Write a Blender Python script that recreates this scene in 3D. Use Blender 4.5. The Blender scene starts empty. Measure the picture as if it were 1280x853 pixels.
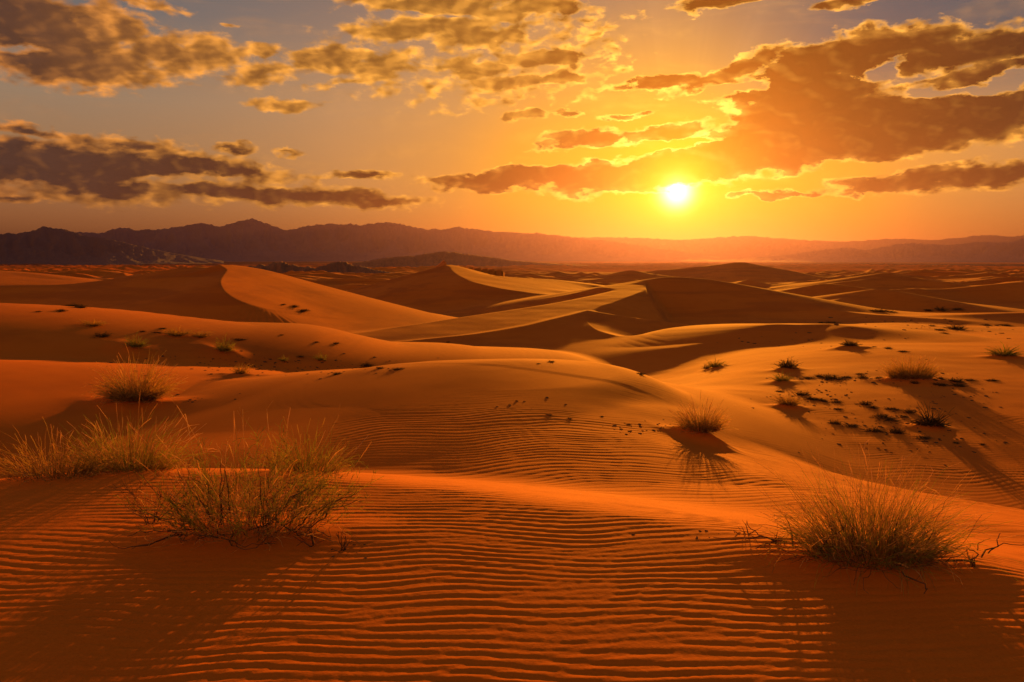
import bpy, math, random
import numpy as np
rng = np.random.default_rng(7)
random.seed(7)
sc = bpy.context.scene
COL = sc.collection
R = math.radians

# ------------------------------------------------------------------ camera
EYE = 1.6
FPX = 995.6                       # focal length in photo pixels (1280 wide) = 28 mm
PITCH = math.atan((426.5 - 322.0) / FPX)
cp, sp = math.cos(PITCH), math.sin(PITCH)
cam = bpy.data.cameras.new('camera')
cam.lens = 28.0
cam.sensor_width = 36.0
cam.clip_start = 0.05
cam.clip_end = 60000
co = bpy.data.objects.new('camera', cam)
COL.objects.link(co)
co.location = (0, 0, EYE)
co.rotation_euler = (math.pi / 2 - PITCH, 0, 0)
sc.camera = co

def sight(px, py):
    """unit direction seen at a photo pixel"""
    x = (px - 640.0) / FPX
    u = (426.5 - py) / FPX
    d = np.array([x, cp + u * sp, -sp + u * cp])
    return d / np.linalg.norm(d)

def at(px, py, D):
    """world point at horizontal distance D along the sight line"""
    d = sight(px, py)
    k = D / math.hypot(d[0], d[1])
    return np.array([d[0] * k, d[1] * k, EYE + d[2] * k])

def at_z(px, py, z=0.0):
    d = sight(px, py)
    k = (z - EYE) / d[2]
    return np.array([d[0] * k, d[1] * k, z])

def azel(px, py):
    d = sight(px, py)
    return math.degrees(math.atan2(d[0], d[1])), math.degrees(math.asin(d[2]))

SUN_AZ, SUN_EL = azel(846, 240)
LAMP_EL = SUN_EL + 0.3
EXPO = 1.85
K = 1.0 / 2 ** EXPO

# ------------------------------------------------------------------ noise
def _hash(ix, iy, seed):
    h = (ix.astype(np.int64) * 374761393 + iy.astype(np.int64) * 668265263 + seed * 1274126177) & 0xffffffff
    h = ((h ^ (h >> 13)) * 1274126177) & 0xffffffff
    h = h ^ (h >> 16)
    return (h & 0xffff) / 65535.0

def noise(x, y, seed=0):
    """gradient noise about -0.7..0.7"""
    ix = np.floor(x); iy = np.floor(y)
    fx = x - ix; fy = y - iy
    ux = fx * fx * fx * (fx * (fx * 6 - 15) + 10)
    uy = fy * fy * fy * (fy * (fy * 6 - 15) + 10)
    def g(dx, dy):
        a = _hash(ix + dx, iy + dy, seed) * 2 * np.pi
        return np.cos(a) * (fx - dx) + np.sin(a) * (fy - dy)
    a = g(0, 0); b = g(1, 0); c = g(0, 1); d = g(1, 1)
    return (a + (b - a) * ux) * (1 - uy) + (c + (d - c) * ux) * uy

def fbm(x, y, seed=0, octaves=4, gain=0.5):
    s = 0; a = 1.0
    for i in range(octaves):
        s = s + a * noise(x * 2 ** i, y * 2 ** i, seed + i * 17)
        a *= gain
    return s

def sstep(x, a, b):
    t = np.clip((x - a) / (b - a), 0, 1)
    return t * t * (3 - 2 * t)

def smax(a, b, k):
    h = np.maximum(k - np.abs(a - b), 0) / k
    return np.maximum(a, b) + h * h * k * 0.25

# ------------------------------------------------------------------ ground sheet: polar grid about the viewpoint
def grid_rings():
    r = [0.01]
    while r[-1] < 12500:
        d = r[-1]
        if d < 2.3: s = 0.08
        elif d < 6.6: s = 0.0125
        elif d < 13: s = 0.024
        elif d < 22: s = 0.05
        elif d < 100: s = d * 0.0045
        elif d < 900: s = d * 0.006
        else: s = d * 0.012
        r.append(d + s)
    return np.array(r)

def grid_az():
    a = list(np.arange(-41, 41.001, 0.06))
    st = 0.2
    while a[-1] < 178.5:
        a.append(a[-1] + st); st = min(st * 1.15, 3.0)
    a = np.array(a)
    neg = -a[a > 41.01][::-1]
    a = np.concatenate([neg, a])
    a = a[(a > -180) & (a < 180)]
    return np.radians(a)

RR = grid_rings()
AZ = grid_az()

def pchip(xs, ys, xq):
    """monotone cubic through xs,ys (ys may be 2-D: rows along xs)"""
    ys = np.asarray(ys, float)
    h = np.diff(xs)[:, None]
    dl = np.diff(ys, axis=0) / h
    m = np.zeros_like(ys)
    m[0] = dl[0]; m[-1] = dl[-1]
    same = dl[:-1] * dl[1:] > 0
    w1 = 2 * h[1:] + h[:-1]; w2 = h[1:] + 2 * h[:-1]
    with np.errstate(divide='ignore', invalid='ignore'):
        hm = (w1 + w2) / (w1 / dl[:-1] + w2 / dl[1:])
    m[1:-1] = np.where(same, hm, 0)
    xq = np.clip(xq, xs[0], xs[-1])
    i = np.clip(np.searchsorted(xs, xq) - 1, 0, len(xs) - 2)
    t = ((xq - xs[i]) / (xs[i + 1] - xs[i]))[:, None]
    hh = (xs[i + 1] - xs[i])[:, None]
    return ((2 * t**3 - 3 * t**2 + 1) * ys[i] + (t**3 - 2 * t**2 + t) * hh * m[i]
            + (-2 * t**3 + 3 * t**2) * ys[i + 1] + (t**3 - t**2) * hh * m[i + 1])

# broad lie of the land: heights at distances (rows) and bearings (columns, given as photo columns)
PXC = [-2500, -250, 0, 160, 320, 480, 640, 800, 960, 1120, 1280, 1550, 3800]
LAND = [
 (1.0,   [-1.2, -1.2, -1.2, -1.2, -1.2, -1.2, -1.2, -1.2, -1.2, -1.2, -1.2, -1.2, -1.2]),
 (5.0,   [-2.4, -2.4, -2.4, -2.2, -2.0, -1.7, -1.6, -1.6, -1.6, -1.7, -1.8, -1.9, -1.9]),
 (8.5,   [-2.7, -2.7, -2.6, -2.4, -1.9, -1.30, -1.10, -1.12, -1.25, -1.45, -1.6, -1.8, -2.0]),
 (11.0,  [-2.9, -2.9, -2.75, -2.4, -1.75, -1.15, -0.98, -1.08, -1.7, -2.2, -2.35, -2.4, -2.4]),
 (14.0,  [-2.7, -2.7, -2.55, -2.2, -1.6, -1.06, -0.88, -1.03, -1.70, -2.18, -2.28, -2.3, -2.3]),
 (17.5,  [-2.2, -2.2, -2.1, -1.95, -1.6, -1.00, -0.81, -1.27, -1.98, -2.17, -2.22, -2.2, -2.2]),
 (21.0,  [-2.1, -2.0, -1.95, -2.0, -1.9, -1.5, -1.35, -1.7, -2.05, -2.11, -2.13, -2.15, -2.1]),
 (26.0,  [-2.5, -2.5, -2.6, -2.6, -2.6, -2.7, -2.9, -2.7, -2.2, -2.06, -2.06, -2.1, -2.1]),
 (34.0,  [-2.5, -2.5, -2.6, -2.65, -2.9, -3.3, -3.8, -3.5, -2.5, -2.12, -2.10, -2.2, -2.2]),
 (46.0,  [-2.7, -2.7, -2.8, -2.95, -3.1, -3.5, -3.9, -3.7, -3.0, -2.6, -2.5, -2.6, -2.7]),
 (75.0,  [-4.3, -4.3, -4.4, -4.5, -4.5, -4.4, -4.3, -4.2, -4.1, -4.0, -4.0, -4.0, -4.0]),
 (150.0, [-6.4] * 13),
 (320.0, [-10.0] * 13),
 (700.0, [-14.0] * 13),
 (1500., [-18.] * 13),
 (3000., [-20.] * 13),
 (13000., [-21.] * 13),
]
def land(R1, A1):
    rows = np.array([l[1] for l in LAND]); ds = np.log(np.array([l[0] for l in LAND]))
    colaz = np.array([math.atan2((p - 640) / FPX, 1.0) for p in PXC])
    v = pchip(ds, rows, np.log(R1))                   # rings x columns
    v = pchip(colaz, v.T, A1).T                       # rings x azimuths
    return v

def catmull(q, n=6):
    q = np.asarray(q, float)
    e = np.vstack([2 * q[0] - q[1], q, 2 * q[-1] - q[-2]])
    out = []
    for i in range(1, len(e) - 2):
        p0, p1, p2, p3 = e[i - 1:i + 3]
        for t in np.linspace(0, 1, n, endpoint=False):
            out.append(0.5 * (2 * p1 + (p2 - p0) * t + (2 * p0 - 5 * p1 + 4 * p2 - p3) * t**2 + (3 * p1 - p0 - 3 * p2 + p3) * t**3))
    out.append(e[-2])
    return np.array(out)

def ridge(X, Y, q, sl, sr, rl=0.0, rr=0.0, reach=None):
    """dune body under a crest line q (x,y,z). sl/sr: slopes left/right of its direction, r*: roundness.
    Returns (mask index, height)"""
    q = catmull(q)
    R_ = min(reach, 400); lo = q[:, :2].min(0) - R_; hi = q[:, :2].max(0) + R_
    m = (X > lo[0]) & (X < hi[0]) & (Y > lo[1]) & (Y < hi[1])
    x = X[m]; y = Y[m]
    env = sl > 0 and sr > 0
    best = np.full(x.shape, 1e18); z = None if env else np.zeros_like(x); side = np.zeros_like(x)
    for a, b in zip(q[:-1], q[1:]):
        d = b - a; L2 = d[0]**2 + d[1]**2 + 1e-12
        t = np.clip(((x - a[0]) * d[0] + (y - a[1]) * d[1]) / L2, 0, 1)
        ex = x - (a[0] + t * d[0]); ey = y - (a[1] + t * d[1])
        dd = ex * ex + ey * ey
        up = dd < best
        s = (d[0] * ey - d[1] * ex) / (math.sqrt(L2) * np.sqrt(dd) + 1e-9)     # +1 = left
        if env:
            w = sstep(s, -0.9, 0.9); r = rr + (rl - rr) * w; ds = np.sqrt(dd)
            h = a[2] + t * d[2] - (sr + (sl - sr) * w) * (np.sqrt(dd + r * r) - r) - .22 * reach * np.maximum(0, (ds / reach - .55) / .45) ** 2
            z = h if z is None else np.maximum(z, h)
            continue
        best = np.where(up, dd, best)
        z = np.where(up, a[2] + t * d[2], z)
        side = np.where(up, s, side)
    if env: return m, z
    dist = np.sqrt(best)
    w = sstep(side, -0.9, 0.9)
    s = sr + (sl - sr) * w
    r = rr + (rl - rr) * w
    return m, z - s * (np.sqrt(dist * dist + r * r) - r) - .22 * reach * np.maximum(0, (dist / reach - .55) / .45) ** 2

DSC = 0.62
def P(*pts, s=DSC):
    return np.array([at(p[0], p[1], p[2] * s) for p in pts])

def build_height(X, Y, RG, AG):
    Z = land(RR, AZ)
    lnoise = fbm(X / 9.0, Y / 9.0, 3, 3)
    Z += (lnoise * 0.07 + fbm(X / 2.7, Y / 2.7, 4, 3) * .022) * sstep(RG, 6, 12) * (1 - sstep(RG, 30, 60))
    Z += fbm(X / 34.0, Y / 34.0, 5, 4) * 0.55 * sstep(RG, 24, 70) * (1 - 0.3 * sstep(RG, 300, 900))
    # ---- far dune field: ridged, warped
    wx = X + 40 * noise(X / 140, Y / 140, 11) + 14 * noise(X / 42, Y / 42, 12)
    wy = Y + 40 * noise(X / 140 + 7, Y / 140, 13) + 14 * noise(X / 42 + 7, Y / 42, 14)
    n1 = noise(wx / 70, wy / 48, 21); n2 = noise(wx / 34 + 5, wy / 25, 22)
    rid = np.maximum(1 - np.abs(n1) * 2.6, 0) ** 1.25
    rid2 = np.maximum(1 - np.abs(n2) * 2.8, 0) ** 1.3
    amp = sstep(RG, 110, 200) * (1 - sstep(RG, 2200, 2900)) * (0.18 + 0.82 * sstep(fbm(X / 420, Y / 420, 31, 3), -0.28, 0.35))
    Z += amp * (rid * 5.2 + rid2 * 2.2) * (0.55 + 0.45 * sstep(RG, 160, 450))
    def body(q, sl, sr, rl, rr, reach, s=DSC):
        m, h = ridge(X, Y, q, sl, sr, rl * s, rr * s, reach * s)
        out = np.full(Z.shape, -1e3); out[m] = h
        return out
    def add(q, sl, sr, rl, rr, k, reach, s=DSC):
        m, h = ridge(X, Y, q, sl, sr, rl * s, rr * s, reach * s)
        Z[m] = smax(Z[m], h, k * s)
    def put(h, k):
        m = h > -900
        Z[m] = smax(Z[m], h[m], k)
    def plane(p1, p2, p3):
        p1, p2, p3 = at(*p1), at(*p2), at(*p3)
        nrm = np.cross(p2 - p1, p3 - p1); nrm = nrm / nrm[2]
        return p1, nrm
    def onto(pl, pts):
        p1, nrm = pl; eye = np.array([0, 0, EYE]); out = []
        for px, py in pts:
            d = sight(px, py)
            out.append(eye + d * (np.dot(p1 - eye, nrm) / np.dot(d, nrm)))
        return np.array(out)
    def facet(pl, crest, lip, back, front, k, pad=35, round_=0.0, kl=.08, right=None):
        """a sunny face (a gently bowed plane) between a skyline crest and a curling lower lip"""
        p1, nrm = pl
        cq = onto(pl, crest); lq = onto(pl, lip)
        hd = lq[0] / np.linalg.norm(lq[0][:2])
        lq = np.vstack([lq[0] + np.array([hd[0] * 14, hd[1] * 14, -14 * back]), lq])
        e_ = cq[-1] - cq[-2]; cq = np.vstack([cq, cq[-1] + e_ / np.linalg.norm(e_) * 30 - np.array([0, 0, 9.0 if right else 0.0])])
        if right:
            e_ = lq[-1] - lq[-2]; lq = np.vstack([lq, lq[-1] + e_ / np.linalg.norm(e_) * 3])
        al = np.vstack([cq, lq]); lo = al.min(0) - pad; hi = al.max(0) + pad
        m = (X > lo[0]) & (X < hi[0]) & (Y > lo[1]) & (Y < hi[1])
        x = X[m]; y = Y[m]
        h = p1[2] - nrm[0] * (x - p1[0]) - nrm[1] * (y - p1[1])
        h = h + .05 * fbm(x / 7, y / 7, 301, 3)
        if right:
            ra = math.radians(azel(right, 322)[0]); h = h - 1.1 * np.maximum(0, x * math.cos(ra) - y * math.sin(ra))
        _, c = ridge(x, y, cq, back, -1.2, .3, 0.0, 1e4)
        h = -smax(-h, -c, kl)
        _, c = ridge(x, y, lq, -1.2, front, 0.0, round_, 1e4)
        h = -smax(-h, -c, kl)
        Z[m] = smax(Z[m], h, k)
    # ---- named dunes (crest lines: photo column, row, distance before scaling)
    # pale dune far left
    add(P((-330, 345, 210), (-120, 338, 215), (-20, 338, 210), (50, 345, 195), (112, 357, 175), (190, 372, 160)), .16, .05, 6, 1, 1.5, 70)
    # left dune: long back ...
    add(P((-420, 372, 128), (-200, 362, 124), (0, 357, 118), (90, 355, 114), (170, 345, 111), (215, 337.5, 109.5), (245, 333.8, 108.5)),
        .22, .26, 1.5, 1.0, 2.2, 60)
    # ... and its sunny face, cut off along the lip curling towards us
    facet(plane((289, 331, 66), (500, 388, 68), (350, 390, 51)),
          ((285, 331.5), (293, 331.5), (335, 338), (400, 356), (455, 372), (500, 385), (560, 404)),
          ((289, 331), (283, 338), (277, 347), (275, 353), (277, 360), (285, 368), (300, 376), (320, 383), (345, 389), (380, 394), (420, 399), (480, 405)), .30, .25, .8)
    # middle dune with its lit lip
    add(P((300, 378, 215), (430, 364, 212), (500, 354, 208), (538, 342, 206.5)), .25, .30, 2, 1.0, 3.0, 90)
    facet(plane((563, 331, 127), (773, 359.5, 131), (618, 360, 95)),
          ((560, 331.5), (568, 332), (598, 342), (640, 346.5), (690, 349.5), (735, 354), (773, 359.5), (840, 370)),
          ((563, 331), (563, 335), (568, 341), (580, 348), (598, 354.5), (620, 360), (650, 365), (700, 371), (770, 377)), .25, .26, 1.2)
    add(P((610, 360, 196), (650, 357, 200), (700, 357, 202), (750, 360, 200), (800, 366, 196)), .2, .24, 2, 1.5, 2, 50)
    # low backs in front of it
    add(P((400, 400, 148), (450, 391, 150), (500, 385, 152), (560, 380, 152), (630, 382, 150), (700, 388, 148)), .12, .18, 2, 1, 2.0, 60)
    add(P((560, 378, 166), (640, 372, 168), (700, 370, 168), (770, 374, 166)), .15, .20, 2, 1, 2.0, 60)
    # big dune right of the middle: the steep shaded wall under its skyline ...
    add(P((790, 358, 80), (818, 350, 82), (838, 346.5, 83), (870, 348, 84), (905, 353, 84), (950, 364, 83), (1000, 378, 81), (1050, 389, 79), (1110, 397, 77), (1180, 401, 75), s=1),
        .16, .30, 1.2, .3, 1.6, 60)
    # ... its long pale shoulder between skyline and inner lip ...
    pl1 = plane((812, 353, 82), (450, 417, 49), (560, 424, 44.5))
    lipB = ((250, 440), (330, 436), (430, 430.5), (560, 423.5), (620, 416), (665, 408), (700, 399), (732, 390.5), (752, 383), (768, 378), (793, 369), (815, 358.5), (838, 347))
    facet(pl1, ((250, 434), (300, 431), (400, 424), (480, 411.5), (600, 393.5), (700, 378), (770, 363.5), (806, 354)), lipB[:-1], .25, .34, .4, right=808)
    # ... and the broad flank towards us, ending in the lip that hooks round the hollow
    b = onto(pl1, ((732, 390.5), (560, 423.5)))
    c3 = at(720, 466, 37.2)
    nrm = np.cross(b[1] - b[0], c3 - b[0]); pl2 = (b[0], nrm / nrm[2])
    hook = onto(pl2, ((800, 374), (768, 378.5), (748, 385), (738, 392), (735, 401), (739, 407), (746, 412), (760, 417), (776, 420.5), (793, 423.5), (833, 428), (890, 428.5), (960, 425), (1010, 422), (1060, 421)))
    lb = onto(pl2, lipB[:8])
    al = np.vstack([hook, lb]); lo = al.min(0) - 30; hi = al.max(0) + 30
    m = (X > lo[0]) & (X < hi[0]) & (Y > lo[1]) & (Y < hi[1]) & (RG > 26)
    x = X[m]; y = Y[m]
    h = pl2[0][2] - pl2[1][0] * (x - pl2[0][0]) - pl2[1][1] * (y - pl2[0][1]) + .07 * fbm(x / 8, y / 8, 311, 3)
    ra = math.radians(azel(500, 322)[0]); l_ = np.maximum(0, y * math.sin(ra) - x * math.cos(ra)); h = h - .32 * l_ * l_ / (l_ + 4)
    ra = math.radians(azel(985, 322)[0]); h = h - .22 * np.maximum(0, x * math.cos(ra) - y * math.sin(ra)) - .2 * np.maximum(0, 32 - RG[m]) - .4 * np.maximum(0, RG[m] - 56)
    _, cc = ridge(x, y, hook, .21, -1.2, .05, 0.0, 1e4)
    h = -smax(-h, -cc, .06)
    _, cc = ridge(x, y, lb, .4, -1.2, .05, 0.0, 1e4)
    h = -smax(-h, -cc, .06)
    Z[m] = smax(Z[m], h, .45)
    add(P((850, 434, 66), (905, 424, 70), (957, 407, 76), (1000, 406, 77), (1040, 405.5, 78), (1062, 408, 76)), .08, .14, .5, .2, .8, 16)
    # right field
    add(P((800, 340, 500), (870, 334, 505), (905, 330, 500), (925, 328, 498), (945, 331, 500), (985, 338, 506)), .22, .25, 2, 1, 4, 150)
    add(P((740, 345, 380), (775, 341, 372), (788, 338, 370), (805, 341, 372), (840, 346, 380)), .2, .3, 2, 1, 3, 120)
    add(P((960, 379, 185), (984, 371, 195), (1010, 359, 200), (1032, 355, 200), (1055, 357, 200), (1085, 361, 198), (1100, 364, 196)), .16, .34, 1, 1, 2, 70)
    add(P((1020, 382, 160), (1045, 376, 166), (1075, 368, 172), (1094, 361.5, 176), (1120, 364, 176), (1150, 372, 176), (1190, 380, 178)), .16, .34, .4, .6, 2, 60)
    add(P((1080, 364, 215), (1120, 362, 220), (1147, 361, 225)), .16, .3, .5, .5, 2, 60)
    add(P((1060, 352, 290), (1090, 348, 300), (1108, 341, 310), (1130, 346, 310), (1180, 352, 310)), .16, .34, 1, .5, 3, 100)
    add(P((1150, 365, 230), (1220, 358, 240), (1290, 352, 250), (1400, 350, 260)), .14, .3, 1, 1, 3, 90)
    add(P((1120, 399, 125), (1200, 394, 130), (1280, 391, 134), (1400, 390, 138)), .08, .16, 1, 1, 1.5, 40)
    # ---- near ground: crest left, edge of the middle rise
    add(P((-420, 452, 23), (-140, 455, 22.5), (0, 459, 22), (60, 467, 21.2), (127, 477.5, 20.3), (230, 479.5, 19.6), (337, 476.5, 19), (430, 471.5, 18.4), (520, 463, 18), s=1),
        .14, .15, 1.0, 5.0, .30, 12, 1)
    add(P((-420, 366, 38), (-200, 377, 37), (0, 394, 36), (70, 400, 36), (151, 413, 36), (235, 422, 36), (302, 426.5, 36.5), (356, 430, 37), (430, 433, 38), s=1), .14, .020, .8, 1.0, .25, 17, 1)
    add(P((560, 548, 12.2), (690, 551, 11.9), (775, 556, 11.6), (827, 564, 11.1), (880, 579, 10.4), (912, 589, 10.0), (1040, 619, 9.1), (1175, 645, 8.5), (1280, 667, 8.1), (1420, 705, 7.6), s=1),
        .22, .035, .25, .6, .30, 5, 1)
    add(P((598, 462, 17.2), (594, 474, 16.4), (600, 488, 15.6), (620, 499, 15.0), (645, 507, 14.6), (690, 518, 14.0), (730, 524, 13.6), s=1), .01, .10, .3, .1, .06, 1.3, 1)
    add(P((610, 458, 17.3), (560, 475, 16.0), (512, 496, 14.7), (455, 517, 13.6), (400, 536, 12.8), (330, 560, 11.8), s=1), .05, .12, 1.5, .8, .3, 5, 1)
    # ---- foreground dune: flat top, falling away beyond its edge
    fq = np.array([at_z(px, py, 0.0) for px, py in ((-700, 660), (-350, 640), (-150, 625), (0, 606), (150, 596), (300, 597), (420, 605), (587, 624), (700, 639), (880, 665),
                                                     (1000, 684), (1120, 693), (1190, 702), (1240, 724), (1285, 744), (1400, 800), (1700, 930))])
    m = RG < 14
    q = catmull(fq)
    mm, hh = ridge(X, Y, q, .30, 0.0, .35, .2, 9)
    x = X[mm]; y = Y[mm]
    # near side: gently convex towards the viewer
    best = np.full(x.shape, 1e18)
    for a, b in zip(q[:-1], q[1:]):
        d = b - a
        t = np.clip(((x - a[0]) * d[0] + (y - a[1]) * d[1]) / (d[0]**2 + d[1]**2), 0, 1)
        best = np.minimum(best, (x - a[0] - t * d[0])**2 + (y - a[1] - t * d[1])**2)
    dn = np.sqrt(best)
    near = hh > -1e-4
    hh = np.where(near, -0.0065 * dn**2 / (1 + 0.06 * dn) + 0.012 * lnoise[mm] * sstep(dn, 0, 1), hh)
    Z[mm] = smax(Z[mm], hh, .12)
    return Z

def ripples(X, Y, RG, AG, Z):
    """wind ripples: a warped wave whose phase has dislocations"""
    m = (RG < 27) & (np.abs(AG) < R(75))
    x = X[m]; y = Y[m]; r = RG[m]
    out = np.zeros_like(Z)
    def wave(lam, ang, seed, warp, sc_):
        ux = x + warp * noise(x / (sc_ * 2.2), y / (sc_ * 2.2), seed) ; uy = y + warp * noise(x / (sc_ * 1.7) + 9, y / (sc_ * 1.7), seed + 1)
        ph = (uy * math.cos(ang) + ux * math.sin(ang)) * 2 * np.pi / lam
        A = .85 + 1.7 * noise(ux / sc_, uy / (sc_ * .42), seed + 2); B = 2.3 * noise(ux / sc_ + 31, uy / (sc_ * .42), seed + 3)
        mag = np.sqrt(A * A + B * B) + 1e-3
        ph = ph + np.arctan2(B, A)
        s = np.sin(ph + 0.35 * np.sin(ph))               # gentle side towards the wind, steep side away
        return (s + 0.18 * np.cos(2 * ph)) * np.minimum(mag, 1.0)
    q1 = wave(.074, 0.03, 41, .13, .50) + .40 * wave(.052, -0.14, 51, .10, .36)
    q2 = wave(.150, -0.10, 61, .42, .8) + .35 * wave(.095, .18, 71, .25, .6)
    patch = np.clip(.72 + .85 * noise(x / .8, y / .5, 81) + .4 * noise(x / .3, y / .2, 82), .22, 1.25)
    near = 1 - sstep(r, 6.0, 7.2)
    az = np.degrees(AG[m])
    a_near = .0026 * patch * near * sstep(r, .6, 2.0) * (1.10 - .55 * sstep(r, 4.2, 5.9))
    front = sstep(az, -15, -9) * (1 - sstep(r, 12.2, 15))
    right = sstep(az, 5, 12)
    mid = np.maximum(front, right * (1 - sstep(r, 18, 26))) * .9 + .12
    a_mid = .0036 * (1 - near) * mid * np.clip(.65 + .8 * noise(x / 3.1, y / 2.1, 83), .15, 1.2)
    out[m] = q1 * a_near + q2 * a_mid
    # fine grain lumps
    out[m] += .0012 * fbm(x / .05, y / .05, 91, 2) * (1 - sstep(r, 4, 7))
    return out

RG, AG = np.meshgrid(RR, AZ, indexing='ij')
X = RG * np.sin(AG); Y = RG * np.cos(AG)
Z = build_height(X, Y, RG, AG)

def height(x, y):
    r = math.hypot(x, y); a = math.atan2(x, y)
    i = int(np.clip(np.searchsorted(RR, r) - 1, 0, len(RR) - 2)); j = int(np.clip(np.searchsorted(AZ, a) - 1, 0, len(AZ) - 2))
    t = (r - RR[i]) / (RR[i + 1] - RR[i]); s = (a - AZ[j]) / (AZ[j + 1] - AZ[j])
    return float((Z[i, j] * (1 - t) + Z[i + 1, j] * t) * (1 - s) + (Z[i, j + 1] * (1 - t) + Z[i + 1, j + 1] * t) * s)

def ground_at(px, py, dmin=2.0, dmax=2000):
    """where the sight line of a photo pixel first meets the ground"""
    d = sight(px, py); h = math.hypot(d[0], d[1]); az_ = math.atan2(d[0], d[1])
    j = int(np.clip(np.searchsorted(AZ, az_) - 1, 0, len(AZ) - 2)); s = (az_ - AZ[j]) / (AZ[j + 1] - AZ[j])
    col = Z[:, j] * (1 - s) + Z[:, j + 1] * s
    gap = EYE + d[2] / h * RR - col
    ok = np.nonzero((RR[1:] >= dmin) & (RR[1:] < dmax) & (gap[1:] < 0))[0]
    if len(ok):
        i = ok[0]
        f = gap[i] / (gap[i] - gap[i + 1]) if gap[i] > 0 else 0.0
        D_ = RR[i] + (RR[i + 1] - RR[i]) * f
    else:
        D_ = dmax
    x, y = D_ * math.sin(az_), D_ * math.cos(az_)
    return np.array([x, y, height(x, y)])

def mound(cx, cy, h, rx, ry, rot=0.0, tail=0.0):
    """sand drifted round a plant"""
    global Z
    m = (np.abs(X - cx) < 4 * max(rx, ry) + tail) & (np.abs(Y - cy) < 4 * max(rx, ry) + tail)
    if not m.any(): return
    dx = X[m] - cx; dy = Y[m] - cy
    u = dx * math.cos(rot) + dy * math.sin(rot); v = -dx * math.sin(rot) + dy * math.cos(rot)
    Z[m] += h * np.exp(-(u / rx)**2 - (v / ry)**2) * (1 + .35 * noise(X[m] / (rx * .45), Y[m] / (rx * .45), 5))

def make_mesh(name, verts, quads, mat, smooth=True):
    me = bpy.data.meshes.new(name)
    n = len(verts); k = len(quads); c = quads.shape[1]
    me.vertices.add(n); me.vertices.foreach_set('co', np.ascontiguousarray(verts, dtype=np.float32).ravel())
    me.loops.add(k * c); me.loops.foreach_set('vertex_index', np.ascontiguousarray(quads, dtype=np.int32).ravel())
    me.polygons.add(k); me.polygons.foreach_set('loop_start', np.arange(0, k * c, c, dtype=np.int32))
    me.polygons.foreach_set('use_smooth', np.full(k, smooth))
    me.update(calc_edges=True)
    me.materials.append(mat)
    return me

def link(name, me, parent=None, **props):
    o = bpy.data.objects.new(name, me)
    COL.objects.link(o)
    if parent is not None: o.parent = parent
    for k_, v_ in props.items(): o[k_] = v_
    return o

def grid_quads(n, m, wrap=False):
    i = np.arange(n - 1)[:, None]; j = np.arange(m if wrap else m - 1)[None, :]
    j2 = (j + 1) % m
    return np.stack([(i * m + j), (i * m + j2), ((i + 1) * m + j2), ((i + 1) * m + j)], -1).reshape(-1, 4)

# ------------------------------------------------------------------ node helpers
class NT:
    def __init__(self, tree):
        self.t = tree; tree.nodes.clear()
    def n(self, typ, **kw):
        nd = self.t.nodes.new(typ)
        for k_, v_ in kw.items(): setattr(nd, k_, v_)
        return nd
    def put(self, sock, v):
        if hasattr(v, 'is_linked') or isinstance(v, bpy.types.NodeSocket): self.t.links.new(v, sock)
        else: sock.default_value = v
    def m(self, op, a, b=None, c=None, clamp=False):
        nd = self.n('ShaderNodeMath', operation=op); nd.use_clamp = clamp
        for i, v in enumerate((a, b, c)):
            if v is not None: self.put(nd.inputs[i], v)
        return nd.outputs[0]
    def v(self, op, a, b=None, scale=None):
        nd = self.n('ShaderNodeVectorMath', operation=op)
        self.put(nd.inputs[0], a)
        if b is not None: self.put(nd.inputs[1], b)
        if scale is not None: self.put(nd.inputs['Scale'], scale)
        return nd.outputs['Value'] if op in ('LENGTH', 'DOT_PRODUCT', 'DISTANCE') else nd.outputs['Vector']
    def noise(self, vec, scale, detail=4, rough=.55, dist=0.0, out='Fac'):
        nd = self.n('ShaderNodeTexNoise'); nd.noise_dimensions = '3D'
        self.put(nd.inputs['Vector'], vec)
        nd.inputs['Scale'].default_value = scale; nd.inputs['Detail'].default_value = detail
        nd.inputs['Roughness'].default_value = rough; nd.inputs['Distortion'].default_value = dist
        return nd.outputs[out]
    def step(self, x, a, b, lo=0.0, hi=1.0):
        nd = self.n('ShaderNodeMapRange'); nd.interpolation_type = 'SMOOTHSTEP'
        self.put(nd.inputs['Value'], x)
        for k_, v_ in zip(('From Min', 'From Max', 'To Min', 'To Max'), (a, b, lo, hi)): nd.inputs[k_].default_value = v_
        return nd.outputs[0]
    def ramp(self, x, stops):
        nd = self.n('ShaderNodeValToRGB'); e = nd.color_ramp.elements
        while len(e) < len(stops): e.new(0.5)
        for el, (p, c) in zip(e, stops):
            el.position = p; el.color = (c[0], c[1], c[2], 1)
        self.put(nd.inputs[0], x)
        return nd.outputs[0]
    def mix(self, f, a, b, mode='MIX'):
        nd = self.n('ShaderNodeMix', data_type='RGBA', blend_type=mode); nd.clamp_factor = True
        self.put(nd.inputs[0], f)
        for s, v in ((nd.inputs[6], a), (nd.inputs[7], b)):
            self.put(s, v if not isinstance(v, tuple) else (*v[:3], 1))
        return nd.outputs[2]
    def bump(self, h, strength, dist):
        nd = self.n('ShaderNodeBump'); nd.inputs['Strength'].default_value = strength; nd.inputs['Distance'].default_value = dist
        self.put(nd.inputs['Height'], h)
        return nd.outputs[0]

def material(name):
    m = bpy.data.materials.new(name); m.use_nodes = True
    return m, NT(m.node_tree)

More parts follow.
